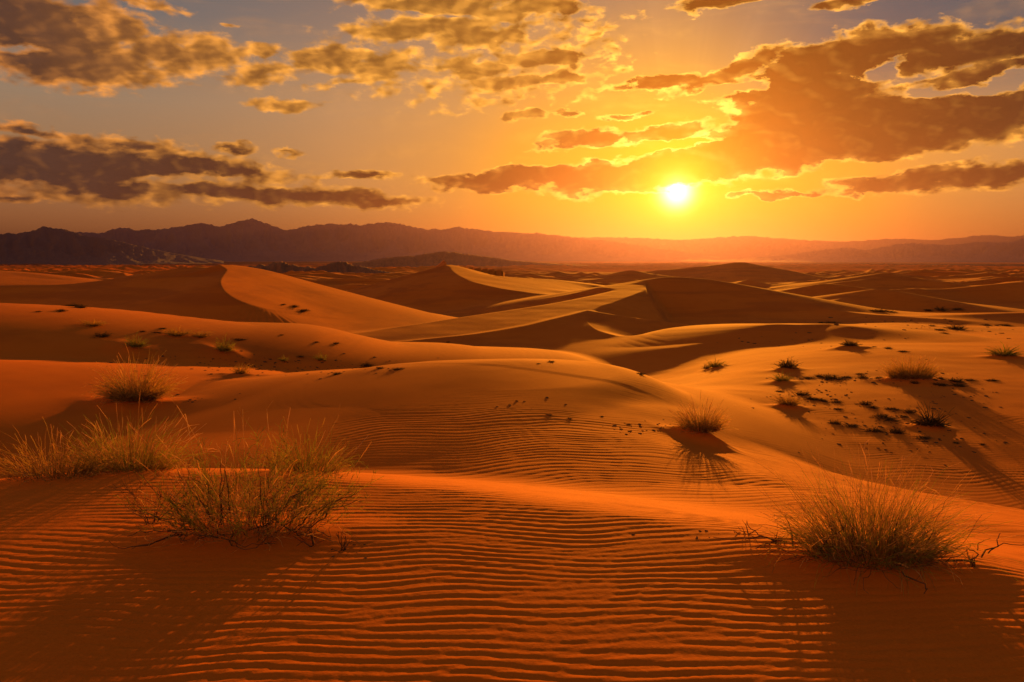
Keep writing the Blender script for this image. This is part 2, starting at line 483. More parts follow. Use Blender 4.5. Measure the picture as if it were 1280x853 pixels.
def sand_material():
    m, t = material('red_sand')
    pos = t.n('ShaderNodeNewGeometry').outputs['Position']
    big = t.noise(pos, .045, 3); med = t.noise(pos, .9, 4); grain = t.noise(pos, 95, 3, .75)
    c = t.mix(t.step(big, .35, .68), (.62, .150, .009), (.69, .182, .014))
    c = t.mix(t.m('MULTIPLY', t.step(med, .45, .75), .30), c, (.52, .110, .007))
    stony = t.noise(t.v('MULTIPLY', pos, (.06, .11, 1)), 1.0, 5, .62)
    c = t.mix(t.m('MULTIPLY', t.step(stony, .46, .62), t.step(t.v('LENGTH', pos), 12, 20, 0, .5)), c, (.40, .090, .012))
    c = t.mix(t.m('MULTIPLY', t.step(grain, .50, .72), .35), c, (.40, .085, .006))
    c = t.mix(t.m('MULTIPLY', t.step(grain, .46, .28), .22), c, (.80, .27, .030))
    # far flats: a darker gravel plain between the sand
    d = t.v('LENGTH', pos)
    far = t.m('MULTIPLY', t.step(d, 1000, 2200), t.step(t.noise(pos, .0011, 4), .30, .60))
    c = t.mix(far, c, (.06, .032, .028))
    b = t.n('ShaderNodeBsdfPrincipled'); t.put(b.inputs['Base Color'], c)
    b.inputs['Roughness'].default_value = .95; t.put(b.inputs['Specular IOR Level'], t.step(d, 250, 900, .035, 0.0))
    fine = t.m('ADD', t.m('MULTIPLY', t.noise(pos, 60, 3, .6), .6), t.m('MULTIPLY', grain, .25))
    t.put(b.inputs['Normal'], t.bump(fine, .45, .004))
    o = t.n('ShaderNodeOutputMaterial'); t.t.links.new(b.outputs[0], o.inputs[0])
    return m

def rock_material(name, c1, c2, c3, s):
    m, t = material(name)
    pos = t.n('ShaderNodeNewGeometry').outputs['Position']
    a = t.noise(pos, s, 6, .6, .4); bnd = t.noise(pos, s * 4.5, 5, .62)
    c = t.mix(t.step(a, .35, .65), c1, c2); c = t.mix(t.m('MULTIPLY', t.step(bnd, .52, .72), .6), c, c3)
    b = t.n('ShaderNodeBsdfPrincipled'); t.put(b.inputs['Base Color'], c)
    b.inputs['Roughness'].default_value = 1; b.inputs['Specular IOR Level'].default_value = .05
    o = t.n('ShaderNodeOutputMaterial'); t.t.links.new(b.outputs[0], o.inputs[0])
    return m

def plant_material(name, root, tip, trans, dead=None):
    m, t = material(name)
    g = t.n('ShaderNodeNewGeometry')
    pos = g.outputs['Position']
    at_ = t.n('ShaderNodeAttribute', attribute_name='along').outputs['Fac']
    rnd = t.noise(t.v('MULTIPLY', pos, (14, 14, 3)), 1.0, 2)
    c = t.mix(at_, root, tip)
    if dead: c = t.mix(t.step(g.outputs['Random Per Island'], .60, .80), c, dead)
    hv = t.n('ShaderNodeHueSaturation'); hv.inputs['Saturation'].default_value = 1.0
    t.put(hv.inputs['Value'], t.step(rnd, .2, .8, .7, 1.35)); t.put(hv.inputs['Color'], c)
    c = hv.outputs[0]
    d = t.n('ShaderNodeBsdfDiffuse'); t.put(d.inputs[0], c)
    tr = t.n('ShaderNodeBsdfTranslucent'); t.put(tr.inputs[0], c)
    mx = t.n('ShaderNodeMixShader'); mx.inputs[0].default_value = trans
    t.t.links.new(d.outputs[0], mx.inputs[1]); t.t.links.new(tr.outputs[0], mx.inputs[2])
    o = t.n('ShaderNodeOutputMaterial'); t.t.links.new(mx.outputs[0], o.inputs[0])
    return m

SAND = sand_material()
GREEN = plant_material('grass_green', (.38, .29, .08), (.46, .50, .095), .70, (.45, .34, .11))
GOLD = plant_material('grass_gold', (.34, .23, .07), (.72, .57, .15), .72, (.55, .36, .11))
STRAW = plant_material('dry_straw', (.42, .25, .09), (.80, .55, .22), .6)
TWIG = plant_material('grey_twig', (.10, .055, .028), (.16, .085, .04), 0.0)
SCRUB = plant_material('dark_scrub', (.085, .05, .024), (.15, .105, .04), .3)

# ------------------------------------------------------------------ light and air values
SUN_E = 4.3
SUN_COL = (1.0, .33, .02)
NISHITA = .00015
HAZE_COL = (.088, .060, .17, 1)
HAZE_DEN = 1.25e-4
HAZE_G = .79
SKY_CLEAR = [(0.0, (.52, .150, .025)), (.06, (.48, .165, .045)), (.14, (.42, .22, .09)), (.25, (.34, .24, .155)), (.38, (.15, .155, .16)), (.5, (.095, .12, .15)), (1.0, (.05, .075, .12))]
SKY_GLOW = [(0.0, (1.05, .62, .004)), (.12, (1.05, .52, .004)), (.30, (1.05, .45, .02)), (.40, (.92, .41, .06)), (.60, (.92, .42, .11)), (1.0, (.6, .3, .12))]
BACK_SKY_FILL = (.62, .25, .095)        # unseen sky behind the viewer, orange brightness added to lift the shadows
CLOUD_EDGE = [(0.0, (3.0, 2.2, .45)), (.12, (2.1, 1.15, .16)), (.22, (1.35, .60, .08)), (.42, (1.05, .43, .06)), (.75, (.76, .25, .045)), (1, (.45, .18, .07))]
CLOUD_CORE = [(0.0, (.95, .32, .0)), (.06, (.64, .155, .0)), (.12, (.31, .065, .0)), (.20, (.14, .033, .001)), (.36, (.085, .028, .008)), (.65, (.095, .042, .024)), (1, (.07, .045, .038))]
# clouds: centre (photo column,row), half sizes in photo pixels, tilt (degrees, + rises to the right), weight
CLOUDS = [
 # dark bank, upper left
 (40, 28, 110, 44, -10, 1.5), (95, 80, 115, 27, 0, 1.4), (150, 36, 40, 22, -30, .9), (220, 68, 85, 22, 4, 1.15), (272, 72, 30, 14, 0, .7),
 (110, 100, 90, 8, 2, .6), (180, 105, 70, 6, 3, .5), (165, 37, 12, 8, 20, .5), (170, 4, 60, 8, -8, .6),
 # small puffs, upper middle
 (325, 62, 22, 9, 0, .75), (325, 92, 52, 14, 8, .85), (415, 72, 66, 14, 3, 1.1), (480, 82, 46, 18, 8, .75), (530, 36, 110, 17, 6, 1.0), (600, 46, 70, 16, 4, .8),
 (592, 88, 44, 13, 0, .95), (672, 76, 66, 11, 3, .95), (660, 100, 100, 9, 4, .7), (550, 4, 120, 12, 2, 1.2), (660, 10, 66, 16, 6, .8), (705, 14, 20, 9, 0, .6),
 (362, 131, 42, 9, 4, .95), (293, 31, 12, 4, 0, .6), (655, 146, 30, 7, 2, .9), (705, 142, 18, 4, 0, .5), (785, 143, 34, 4, 4, .6),
 (440, 100, 60, 8, 10, .55), (600, 62, 150, 60, 3, .03),
 # left bank
 (30, 163, 50, 9, -4, 1.0), (90, 205, 230, 27, -1, 1.5), (60, 228, 190, 22, -2, 1.3), (270, 208, 110, 15, -6, 1.1), (330, 241, 210, 13, -2, 1.3), (170, 183, 74, 11, -6, .9), (450, 247, 100, 6, -1, .8),
 (20, 249, 80, 6, 0, .7), (293, 188, 26, 6, 0, .8), (360, 191, 26, 4, 0, .6), (448, 218, 44, 6, 0, 1.0),
 # great bank right of the sun
 (1010, 172, 200, 36, 10, 1.9), (1170, 150, 200, 36, 5, 1.8), (880, 205, 200, 24, 7, 1.8), (700, 219, 170, 14, 4, 1.5), (600, 223, 70, 8, 2, .9),
 (1090, 66, 110, 27, 4, 1.6), (1005, 92, 90, 28, 16, 1.4), (1220, 60, 140, 22, 2, 1.4), (1010, 130, 90, 44, 10, 1.5), (1240, 92, 100, 14, 8, 1.1), (920, 88, 70, 13, 14, .9), (835, 102, 90, 6, 5, .85), (935, 122, 50, 11, 4, .85),
 (735, 173, 66, 10, 6, 1.0), (830, 166, 62, 11, 6, .95), (1110, 190, 44, 10, 8, 1.0),
 # thin bars right
 (1190, 223, 140, 12, 3, 1.05), (1270, 214, 90, 10, 0, .9), (975, 243, 60, 4, 1, .7),
 (900, 2, 50, 9, 5, 1.0), (1055, 1, 40, 7, 0, .9),
]
# gaps torn in them
GAPS = [(1105, 84, 30, 9, 20, .9), (1200, 110, 50, 8, 4, .9), (1262, 104, 30, 10, 14, .8), (30, 64, 22, 6, 0, .7), (230, 222, 60, 5, 4, .6), (30, 232, 50, 8, 0, .7), (930, 112, 40, 7, 10, .7), (845, 181, 60, 4, 6, .8)]
# ------------------------------------------------------------------ plants
def tubes(paths, rad, sides=3):
    """paths (B,S,3), rad (B,S): tapered tubes as one vertex/quads set, plus 0..1 position along each"""
    B, S, _ = paths.shape
    d = np.gradient(paths, axis=1); d /= np.linalg.norm(d, axis=2, keepdims=True) + 1e-9
    ref = np.where(np.abs(d[..., 2:3]) > .9, np.array([1.0, 0, 0]), np.array([0, 0, 1.0]))
    u = np.cross(d, ref); u /= np.linalg.norm(u, axis=2, keepdims=True) + 1e-9
    w_ = np.cross(d, u)
    ph = np.arange(sides) * 2 * np.pi / sides
    v = paths[:, :, None, :] + rad[:, :, None, None] * (np.cos(ph)[None, None, :, None] * u[:, :, None, :] + np.sin(ph)[None, None, :, None] * w_[:, :, None, :])
    idx = np.arange(B * S * sides).reshape(B, S, sides)
    a = idx[:, :-1, :]; b = idx[:, 1:, :]
    q = np.stack([a, np.roll(a, -1, 2), np.roll(b, -1, 2), b], -1).reshape(-1, 4)
    al = np.broadcast_to(np.linspace(0, 1, S)[None, :, None], (B, S, sides)).reshape(-1)
    return v.reshape(-1, 3), q, al

def bunch(parts):
    """merge several tube sets"""
    vs, qs, als = [], [], []; n = 0
    for v, q, a in parts:
        vs.append(v); qs.append(q + n); als.append(a); n += len(v)
    return np.vstack(vs), np.vstack(qs), np.concatenate(als)

def plant_mesh(name, data, mat):
    v, q, al = data
    me = make_mesh(name, v, q, mat)
    at_ = me.attributes.new('along', 'FLOAT', 'POINT'); at_.data.foreach_set('value', al.astype(np.float32))
    return me

def sprays(n, r0, L, lean, spread, bend, wig, r_base, r_tip, S=7, asp=(1, 1), lean_var=10, base_z=0.0, len_var=.3, centre_tall=.35, head=0.0, zmin=None):
    """n shoots rising from a disc of radius r0, leaning outwards"""
    u = np.sqrt(rng.random(n)); ph = rng.random(n) * 2 * np.pi
    x = u * r0 * np.cos(ph) * asp[0]; y = u * r0 * np.sin(ph) * asp[1]
    tilt = np.radians(np.clip(lean * u ** .9 + rng.normal(0, lean_var, n), -5, 100))
    az_ = ph + rng.normal(0, spread, n)
    ln = L * (1 + len_var * rng.normal(0, 1, n)).clip(.3, 1.7) * (1 - centre_tall * u)
    bd = np.radians(bend) * rng.gamma(2.0, .5, n)
    pts = np.zeros((n, S, 3)); pts[:, 0] = np.stack([x, y, np.full(n, base_z)], 1)
    az2 = az_.copy()
    for i in range(1, S):
        t = i / (S - 1)
        a = tilt + bd * t * t
        az2 = az2 + rng.normal(0, wig, n)
        a = a + rng.normal(0, wig * .6, n)
        st = (ln / (S - 1))[:, None]
        pts[:, i] = pts[:, i - 1] + st * np.stack([np.sin(a) * np.cos(az2), np.sin(a) * np.sin(az2), np.cos(a)], 1)
    if zmin is not None: pts[:, :, 2] = np.maximum(pts[:, :, 2], zmin)
    t = np.linspace(0, 1, S)[None, :]
    rad = (r_base + (r_tip - r_base) * t) * (.7 + .6 * rng.random((n, 1)))
    if head > 0:
        rad = rad + head * np.exp(-((t - .9) / .09) ** 2)
    return pts, rad

def twigs_on(pts, n, L, ang, r, S=5, lo=.35, wig=.25):
    """n side shoots on existing shoots"""
    B, SS, _ = pts.shape
    i = rng.integers(0, B, n); f = lo + (1 - lo) * rng.random(n)
    k = np.clip((f * (SS - 1)).astype(int), 0, SS - 2)
    p0 = pts[i, k] + (pts[i, k + 1] - pts[i, k]) * rng.random((n, 1))
    d = pts[i, k + 1] - pts[i, k]; d /= np.linalg.norm(d, axis=1, keepdims=True) + 1e-9
    s = rng.normal(0, 1, (n, 3)); s -= (s * d).sum(1, keepdims=True) * d; s /= np.linalg.norm(s, axis=1, keepdims=True)
    dr = d * math.cos(ang) + s * math.sin(ang)
    ln = L * (.4 + rng.random(n))
    out = np.zeros((n, S, 3)); out[:, 0] = p0
    for j in range(1, S):
        dr = dr + rng.normal(0, wig, (n, 3)); dr[:, 2] += .06; dr /= np.linalg.norm(dr, axis=1, keepdims=True)
        out[:, j] = out[:, j - 1] + dr * (ln / (S - 1))[:, None]
    rad = r * np.linspace(1, .45, S)[None, :] * (.7 + .6 * rng.random((n, 1)))
    return out, rad

CALM = []
def stand(px, py, mh=0.0, mw=0.3, mr=None, tail=0.0):
    g = ground_at(px, py)
    return g

def empty(name, loc, label, cat, group=None):
    o = bpy.data.objects.new(name, None); COL.objects.link(o)
    o.location = loc; o.empty_display_size = .1
    o['label'] = label; o['category'] = cat
    if group: o['group'] = group
    return o

PLANTS = []            # (root, x, y, sink): heights are set once the ground is final
# ---- sand drifted round the plants
g_r = at_z(1076, 694, 0.0); g_r = np.array([g_r[0], g_r[1] - .10, 0])
g_l = at_z(312, 668, 0.0)
mound(g_r[0] + .02, g_r[1], .055, .62, .26, -.25)
mound(g_l[0] + .02, g_l[1], .05, .62, .26, .05)
CALM += [(g_r[0], g_r[1] - .02, .34), (g_l[0], g_l[1] - .06, .36), (g_l[0] + .38, g_l[1] - .08, .2), (g_l[0] - .35, g_l[1] - .05, .2)]
spots = {}
def spot(key, px, py, h=0.0, rx=.3, ry=.3, rot=0.0, calm=0.0):
    g = ground_at(px, py, dmin=6.8)
    if h: mound(g[0], g[1], h, rx, ry, rot)
    if calm: CALM.append((g[0], g[1], calm))
    spots[key] = g
    return g
spot('back_left', 150, 606); spot('back_far_left', 58, 612); spot('back_mid', 375, 622)
for k_, D_ in (('back_left', 6.75), ('back_far_left', 6.7), ('back_mid', 6.35)):
    px = {'back_left': 152, 'back_far_left': 58, 'back_mid': 378}[k_]
    a_ = math.atan2((px - 640) / FPX, 1.0); spots[k_] = np.array([D_ * math.sin(a_), D_ * math.cos(a_), 0])
spot('gold_left', 172, 507, .16, .75, .5, .1, 1.0)
spot('gold_mid', 876, 552, .20, .45, .30, -.35, .8)
spot('gold_right', 1138, 477, .14, 1.0, .5, -.1)
spot('haze_tuft', 985, 510, .10, .4, .25); spot('twig_mound', 1163, 535, .09, .4, .25); spot('small_a', 977, 479, .08, .5, .4); spot('small_b', 984, 463, .12, .5, .4)
spot('edge_tuft', 1255, 447, .12, .7, .4); spot('far_mound', 1063, 436, .15, .8, .5)
spot('tuft_a', 170, 438, .12, .8, .5); spot('tuft_b', 281, 443, .12, .8, .5); spot('tuft_c', 301, 472, .10, .6, .4); spot('tuft_d', 400, 450); spot('tuft_e', 354, 451)
spot('lip_tuft', 895, 460, .06, .5, .4)

def settle(o, x, y, sink=0.0):
    o.location = (x, y, height(x, y) - sink)

# ---- the two tussocks on the foreground crest
t0 = empty('grass_tussock', (0, 0, 0), 'big upright green grass tussock with pale tips, right end of the nearest crest', 'grass tussock', 'grass tussocks on the nearest dune')
settle(t0, g_r[0], g_r[1], .02)
a1 = sprays(640, .25, .40, 56, .45, 52, .15, .0014, .0005, asp=(1.25, .8), centre_tall=.30)
a1b = sprays(130, .20, .37, 34, .5, 18, .05, .0016, .0007, asp=(1.25, .8), centre_tall=.2)
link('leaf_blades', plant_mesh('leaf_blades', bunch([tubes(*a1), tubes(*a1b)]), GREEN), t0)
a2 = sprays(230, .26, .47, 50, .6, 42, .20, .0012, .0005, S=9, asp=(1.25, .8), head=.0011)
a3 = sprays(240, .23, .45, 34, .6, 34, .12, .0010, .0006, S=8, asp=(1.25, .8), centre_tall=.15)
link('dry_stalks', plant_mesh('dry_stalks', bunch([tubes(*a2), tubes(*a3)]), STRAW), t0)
a4 = sprays(120, .34, .24, 92, .9, 20, .34, .0016, .0009, S=9, asp=(1.35, .8), lean_var=22, base_z=.03, zmin=.0, centre_tall=0)
a5 = sprays(26, .46, .24, 85, .7, 10, .40, .0042, .0015, S=8, asp=(1.35, .6), lean_var=15, base_z=.02, zmin=.004, centre_tall=0)
link('root_tangle', plant_mesh('root_tangle', bunch([tubes(*a4), tubes(*a5)]), TWIG), t0)

t1 = empty('desert_shrub', (0, 0, 0), 'open wiry olive shrub with tangled woody base, left on the nearest dune', 'shrub')
settle(t1, g_l[0], g_l[1], .02)
s1 = sprays(125, .32, .43, 48, .5, 14, .16, .0021, .0010, S=9, asp=(1.2, .7), centre_tall=.25)
s2 = twigs_on(s1[0], 800, .13, .55, .0014, wig=.22)
s3 = twigs_on(s2[0], 1100, .05, .6, .0021, S=4, lo=.2, wig=.2)
link('green_stems', plant_mesh('green_stems', bunch([tubes(*s1), tubes(*s2), tubes(*s3)]), GREEN), t1)
s4 = sprays(75, .34, .52, 45, .6, 14, .12, .0012, .0006, S=9, asp=(1.2, .7), head=.0016, centre_tall=.1)
s4b = twigs_on(s4[0], 160, .08, .5, .0009, lo=.6)
link('dry_stalks', plant_mesh('dry_stalks', bunch([tubes(*s4), tubes(*s4b)]), STRAW), t1)
s5 = sprays(210, .34, .25, 88, .9, 10, .45, .0021, .0010, S=10, asp=(1.3, .7), lean_var=25, base_z=.04, zmin=.0, centre_tall=0)
link('woody_base', plant_mesh('woody_base', tubes(*s5), STRAW), t1)
s6 = sprays(60, .36, .30, 88, .8, 5, .42, .0042, .0018, S=9, asp=(1.3, .7), lean_var=16, base_z=.03, zmin=.002, centre_tall=0)
s6b = twigs_on(s6[0], 120, .10, .8, .0018)
link('dead_branches', plant_mesh('dead_branches', bunch([tubes(*s6), tubes(*s6b)]), TWIG), t1)
# a sparse dead branchlet to its left
g_t = at_z(190, 652, .02)
t2 = empty('dead_twig', (0, 0, 0), 'bare dark branching twig just left of the wiry olive shrub', 'twig')
settle(t2, g_t[0], g_t[1], .01)
b1 = sprays(9, .03, .36, 62, 1.0, 8, .16, .0034, .0012, S=10, lean_var=14, centre_tall=0)
b2 = twigs_on(b1[0], 46, .13, .7, .0015, lo=.25); b3 = twigs_on(b2[0], 80, .05, .7, .0010, lo=.3)
link('branches', plant_mesh('branches', bunch([tubes(*b1), tubes(*b2), tubes(*b3)]), TWIG), t2)
# stubs trailing from both plants
def stub(px, py, label, n=7, L=.10):
    g = at_z(px, py, 0.0)
    d1 = sprays(n, .02, L, 75, 1.5, 8, .35, .0040, .0016, S=7, lean_var=20, centre_tall=0, zmin=0.001)
    d2 = twigs_on(d1[0], n * 3, L * .5, .8, .0018)
    o = link('dead_twig', plant_mesh('dead_twig', bunch([tubes(*d1), tubes(*d2)]), TWIG))
    o['label'] = label; o['category'] = 'twig'
    settle(o, g[0], g[1], .004)
stub(428, 688, 'short dark dead twig on the sand right of the olive shrub')
stub(392, 684, 'dark twig end poking from the right foot of the olive shrub', 6, .12)
stub(1216, 716, 'small dark twig below the right side of the big green tussock', 6, .07)
stub(968, 684, 'low dark twig lying left of the big green tussock', 7, .09)
stub(935, 668, 'thin bare sprig standing left of the big green tussock', 4, .07)

# ---- grasses behind the nearest crest
def mid_grass(key, label, n, r0, L, lean, asp, mats, group, sink=.03, thick=1.0, cat='grass tussock', name='grass_tussock', stalk=.3):
    o = empty(name, (0, 0, 0), label, cat, group)
    g = spots[key]; settle(o, g[0], g[1], sink)
    A = sprays(n, r0, L, lean, .45, 28, .10, .0022 * thick, .0008 * thick, asp=asp, centre_tall=.35)
    link('leaf_blades', plant_mesh('leaf_blades', tubes(*A), mats[0]), o)
    B_ = sprays(int(n * stalk), r0, L * 1.15, lean * .9, .5, 22, .14, .0013 * thick, .0007 * thick, S=8, asp=asp, head=.0014 * thick)
    C_ = sprays(int(n * .35), r0 * 1.15, L * .5, 85, .9, 15, .35, .0018 * thick, .0009 * thick, S=8, asp=asp, lean_var=22, base_z=.02, zmin=0, centre_tall=0)
    link('dry_stalks', plant_mesh('dry_stalks', bunch([tubes(*B_), tubes(*C_)]), mats[1]), o)
    return o
gb = 'dry grasses behind the nearest crest'
sink_b = -.02
def behind(key, label, n, r0, L, lean, asp, mats, top_px):
    """a grass rooted in the lee of the crest, tall enough to show over it"""
    o = mid_grass(key, label, n, r0, L, lean, asp, mats, gb)
    return o
behind('back_left', 'wide dry grass clump showing over the nearest crest at far left, the fuller one', 460, .26, .40, 46, (1.25, .6), (GREEN, STRAW), 540)
behind('back_far_left', 'low sparse straw-coloured grass at the left edge behind the nearest crest', 240, .26, .35, 50, (1.2, .6), (GOLD, STRAW), 565)
behind('back_mid', 'soft yellow-green grass showing over the crest behind the olive shrub', 220, .18, .35, 44, (1.2, .6), (GREEN, GOLD), 575)
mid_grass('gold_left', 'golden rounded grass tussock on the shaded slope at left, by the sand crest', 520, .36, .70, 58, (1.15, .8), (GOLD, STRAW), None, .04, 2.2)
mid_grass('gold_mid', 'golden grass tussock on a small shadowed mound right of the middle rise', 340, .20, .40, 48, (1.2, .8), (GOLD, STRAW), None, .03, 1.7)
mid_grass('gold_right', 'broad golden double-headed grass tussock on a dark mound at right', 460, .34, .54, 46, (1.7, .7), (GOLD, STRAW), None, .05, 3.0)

# ---- small tufts and scrub: one of each kind, then copies
def proto_tuft(mat, n=150, lean=50):
    A = sprays(n, .22, .62, lean, .5, 25, .12, .010, .004, S=5, asp=(1.1, .9)); B_ = sprays(n // 3, .25, .4, 85, .9, 10, .3, .009, .004, S=5, lean_var=20, zmin=0)
    return plant_mesh('small_tuft', bunch([tubes(*A), tubes(*B_)]), mat)
def proto_scrub(n=130, flat=74, L=.42, asp=(1.2, .9)):
    A = sprays(n, .30, L, flat, .9, 14, .35, .020, .007, S=6, asp=asp, lean_var=20, zmin=-.02, centre_tall=.1)
    B_ = twigs_on(A[0], n * 2, .16, .8, .010, S=4)
    return plant_mesh('dead_scrub', bunch([tubes(*A), tubes(*B_)]), SCRUB)
TUFT = [proto_tuft(GOLD), proto_tuft(GREEN, 170, 58)]
TUFT_TW = plant_mesh('twiggy_tuft', bunch([tubes(*sprays(60, .2, .75, 40, .5, 10, .2, .014, .005, S=6)), tubes(*sprays(120, .36, .4, 80, .8, 10, .3, .02, .008, S=6, zmin=0))]), SCRUB)
SCR = [proto_scrub(), proto_scrub(110, 66, .5), proto_scrub(150, 84, .5, (1.7, .8))]
first = {}
def place(me, name, px, py, wpx, label, cat, group=None, g=None, sq=1.0, sink=.02):
    if g is None: g = ground_at(px, py, dmin=6.8)
    D_ = math.hypot(g[0], g[1]); s = wpx * D_ / FPX
    if me.name not in first:
        o = bpy.data.objects.new(name, me); first[me.name] = o
    else:
        o = first[me.name].copy()
    COL.objects.link(o); o.name = name
    o.scale = (s, s, s * sq); o.rotation_euler = (0, 0, rng.random() * 6.28)
    if group: o['group'] = group
    elif 'group' in o.keys(): del o['group']
    o['label'] = label; o['category'] = cat
    settle(o, g[0], g[1], sink * s)
    return o
gt = 'small grass tufts on the left sand flat'
place(TUFT[1], 'grass_tuft', 0, 0, 25, 'leftmost small green-brown grass tuft on the lit sand flat, trailing a long shadow', 'grass tuft', gt, spots['tuft_a'], .8)
place(TUFT[1], 'grass_tuft', 0, 0, 24, 'small rounded grass tuft on the left flat, second from left, with a sunlit foot', 'grass tuft', gt, spots['tuft_b'], 1.0)
place(TUFT[0], 'grass_tuft', 0, 0, 22, 'small golden tuft just above the shaded crest left of centre', 'grass tuft', gt, spots['tuft_c'], .9)
place(TUFT[1], 'grass_tuft', 0, 0, 15, 'tiny green tuft farther right on the left sand flat', 'grass tuft', gt, spots['tuft_d'], .9)
place(TUFT[1], 'grass_tuft', 0, 0, 12, 'tiniest tuft between the rounded tuft and the far right one on the left flat', 'grass tuft', gt, spots['tuft_e'], .8)
gt = 'small plants on the right sand flat'
place(TUFT[0], 'grass_tuft', 0, 0, 34, 'hazy pale grass tuft on a pointed sand mound, right flat', 'grass tuft', gt, spots['haze_tuft'], .6)
place(TUFT_TW, 'twiggy_shrub', 0, 0, 34, 'dark twiggy shrub with bare upright sticks on a sand mound at right', 'shrub', gt, spots['twig_mound'], .8)
place(TUFT[1], 'grass_tuft', 0, 0, 22, 'small grass tuft on the right flat, below a darker mound tuft', 'grass tuft', gt, spots['small_a'], .8)
place(SCR[1], 'low_shrub', 0, 0, 22, 'low dark shrub capping a small mound, uppermost on the right flat', 'shrub', gt, spots['small_b'], .8)
place(TUFT[1], 'grass_tuft', 0, 0, 34, 'dark wide grass tuft on a mound near the right edge', 'grass tuft', gt, spots['edge_tuft'], .5)
place(SCR[0], 'low_shrub', 0, 0, 18, 'dark flat shrub crowning the long mound above the golden double tussock', 'shrub', gt, spots['far_mound'], .7)
place(TUFT[1], 'grass_tuft', 0, 0, 22, 'small dark tuft beside a bright sand lip in the middle right', 'grass tuft', gt, spots['lip_tuft'], .7)
place(SCR[1], 'low_shrub', 884, 461, 9, 'tiny dark sprig just left of the tuft by the bright sand lip', 'shrub', gt)
for i, (px, py, w_) in enumerate([(117, 407, 26), (222, 419, 34), (250, 421, 26)]):
    place(TUFT[0], 'grass_tuft', px, py, w_, ['pale dry tuft on the skyline of the left flat, against the dark dune', 'widest pale grass patch under the shaded left dune', 'pale grass patch right of the widest one under the left dune'][i], 'grass tuft', 'pale tufts under the left dune', None, .45)
groups = [
 ('dead scrub on the stony sand at right', 'low dark clump of dead scrub on the stony sand flat at right',
  [(1012, 473, 14), (1024, 471, 10), (1042, 474, 26), (1058, 472, 12), (1079, 473, 12), (1076, 468, 8), (975, 490, 10), (1003, 494, 16), (1014, 499, 14), (1022, 500, 16), (1030, 502, 8), (1044, 503, 12), (1048, 512, 10), (1082, 506, 14), (1092, 510, 12),
   (1115, 512, 16), (1137, 516, 14), (1105, 523, 24), (1130, 521, 10), (1044, 530, 14), (1062, 533, 16), (1092, 539, 22), (1120, 541, 18), (1152, 548, 16), (1195, 554, 8), (1228, 556, 6)]),
 ('dark scrub beside the golden double tussock', 'dark scrub lump around the mound of the golden double tussock', [(1100, 473, 12), (1143, 479, 9), (1175, 474, 12), (1174, 481, 16), (1194, 477, 15), (1213, 476, 12), (1240, 476, 12), (1198, 483, 14)]),
 ('dark scrub on the far right dunes', 'tiny dark shrub among the distant dunes at right', [(1093, 434, 6), (1110, 436, 8), (1130, 440, 10), (1160, 388, 11), (1176, 388, 13), (1195, 387, 12), (1090, 389, 10), (1100, 390, 12), (1110, 390, 12), (1175, 413, 12), (1195, 412, 18), (1180, 417, 8), (1040, 404, 14), (1026, 404, 6), (1232, 407, 10), (1255, 407, 12), (1165, 408, 6)]),
 ('dark shrubs on the shaded left dune', 'dark shrub at the foot of the shaded left dune', [(88, 383, 18), (100, 385, 12), (75, 389, 12), (48, 390, 7), (128, 421, 16), (195, 416, 8), (203, 411, 9), (178, 415, 6), (298, 425, 12)]),
 ('dark shrubs on the sunlit face of the left dune', 'dark shrub on the sunlit orange face of the left dune', [(354, 381, 8), (368, 384, 10), (378, 389, 14)]),
 ('dark sprigs on the left sand flat', 'tiny dark sprig on the sand flat left of the middle rise', [(395, 428, 8), (420, 430, 8), (374, 446, 9), (422, 468, 14), (458, 458, 16), (500, 462, 14), (352, 419, 6), (475, 461, 9)]),
 ('dark sprigs behind the middle rise', 'tiny dark sprig on the slope behind the middle rise', [(800, 468, 14), (689, 453, 8), (673, 455, 5), (560, 428, 6)]),
 ('dark scraps on the middle rise', 'scrap of dark twig on the top of the middle rise', [(685, 519, 9), (712, 524, 6), (752, 521, 5), (785, 531, 7)]),
]
for gname, lab, pts in groups:
    for i, (px, py, w_) in enumerate(pts):
        place(SCR[i % 3], 'low_shrub', px, py, w_, lab, 'shrub', gname, None, (.34 if i % 3 != 1 else .55))
# ---- litter strewn over the flats: nobody could count it
LP = []
for cx, cy, sx, sy, n in [(1030, 500, 60, 14, 60), (1110, 530, 70, 14, 60), (1060, 475, 90, 7, 50), (1180, 500, 90, 30, 60), (1150, 555, 90, 14, 40), (300, 455, 140, 12, 90), (420, 462, 60, 6, 30), (250, 500, 45, 7, 14),
                          (660, 508, 40, 8, 9), (800, 535, 60, 9, 34), (1150, 410, 110, 12, 60), (980, 430, 60, 8, 20), (860, 668, 40, 5, 10), (440, 690, 26, 10, 12)]:
    for _ in range(n):
        px = cx + sx * rng.normal(0, .6); py = cy + sy * rng.normal(0, .6)
        g = ground_at(px, py) if py > 600 else ground_at(px, py, dmin=6.8)
        LP.append(g)
lv, lq = [], []
base_l = np.array([(-1, -1, -.5), (1, -1, -.5), (1, 1, -.5), (-1, 1, -.5), (-.5, -.6, .6), (.6, -.5, .7), (.5, .6, .5), (-.6, .5, .65)])
base_q = np.array([(3, 2, 1, 0), (4, 5, 6, 7), (0, 1, 5, 4), (1, 2, 6, 5), (2, 3, 7, 6), (3, 0, 4, 7)])
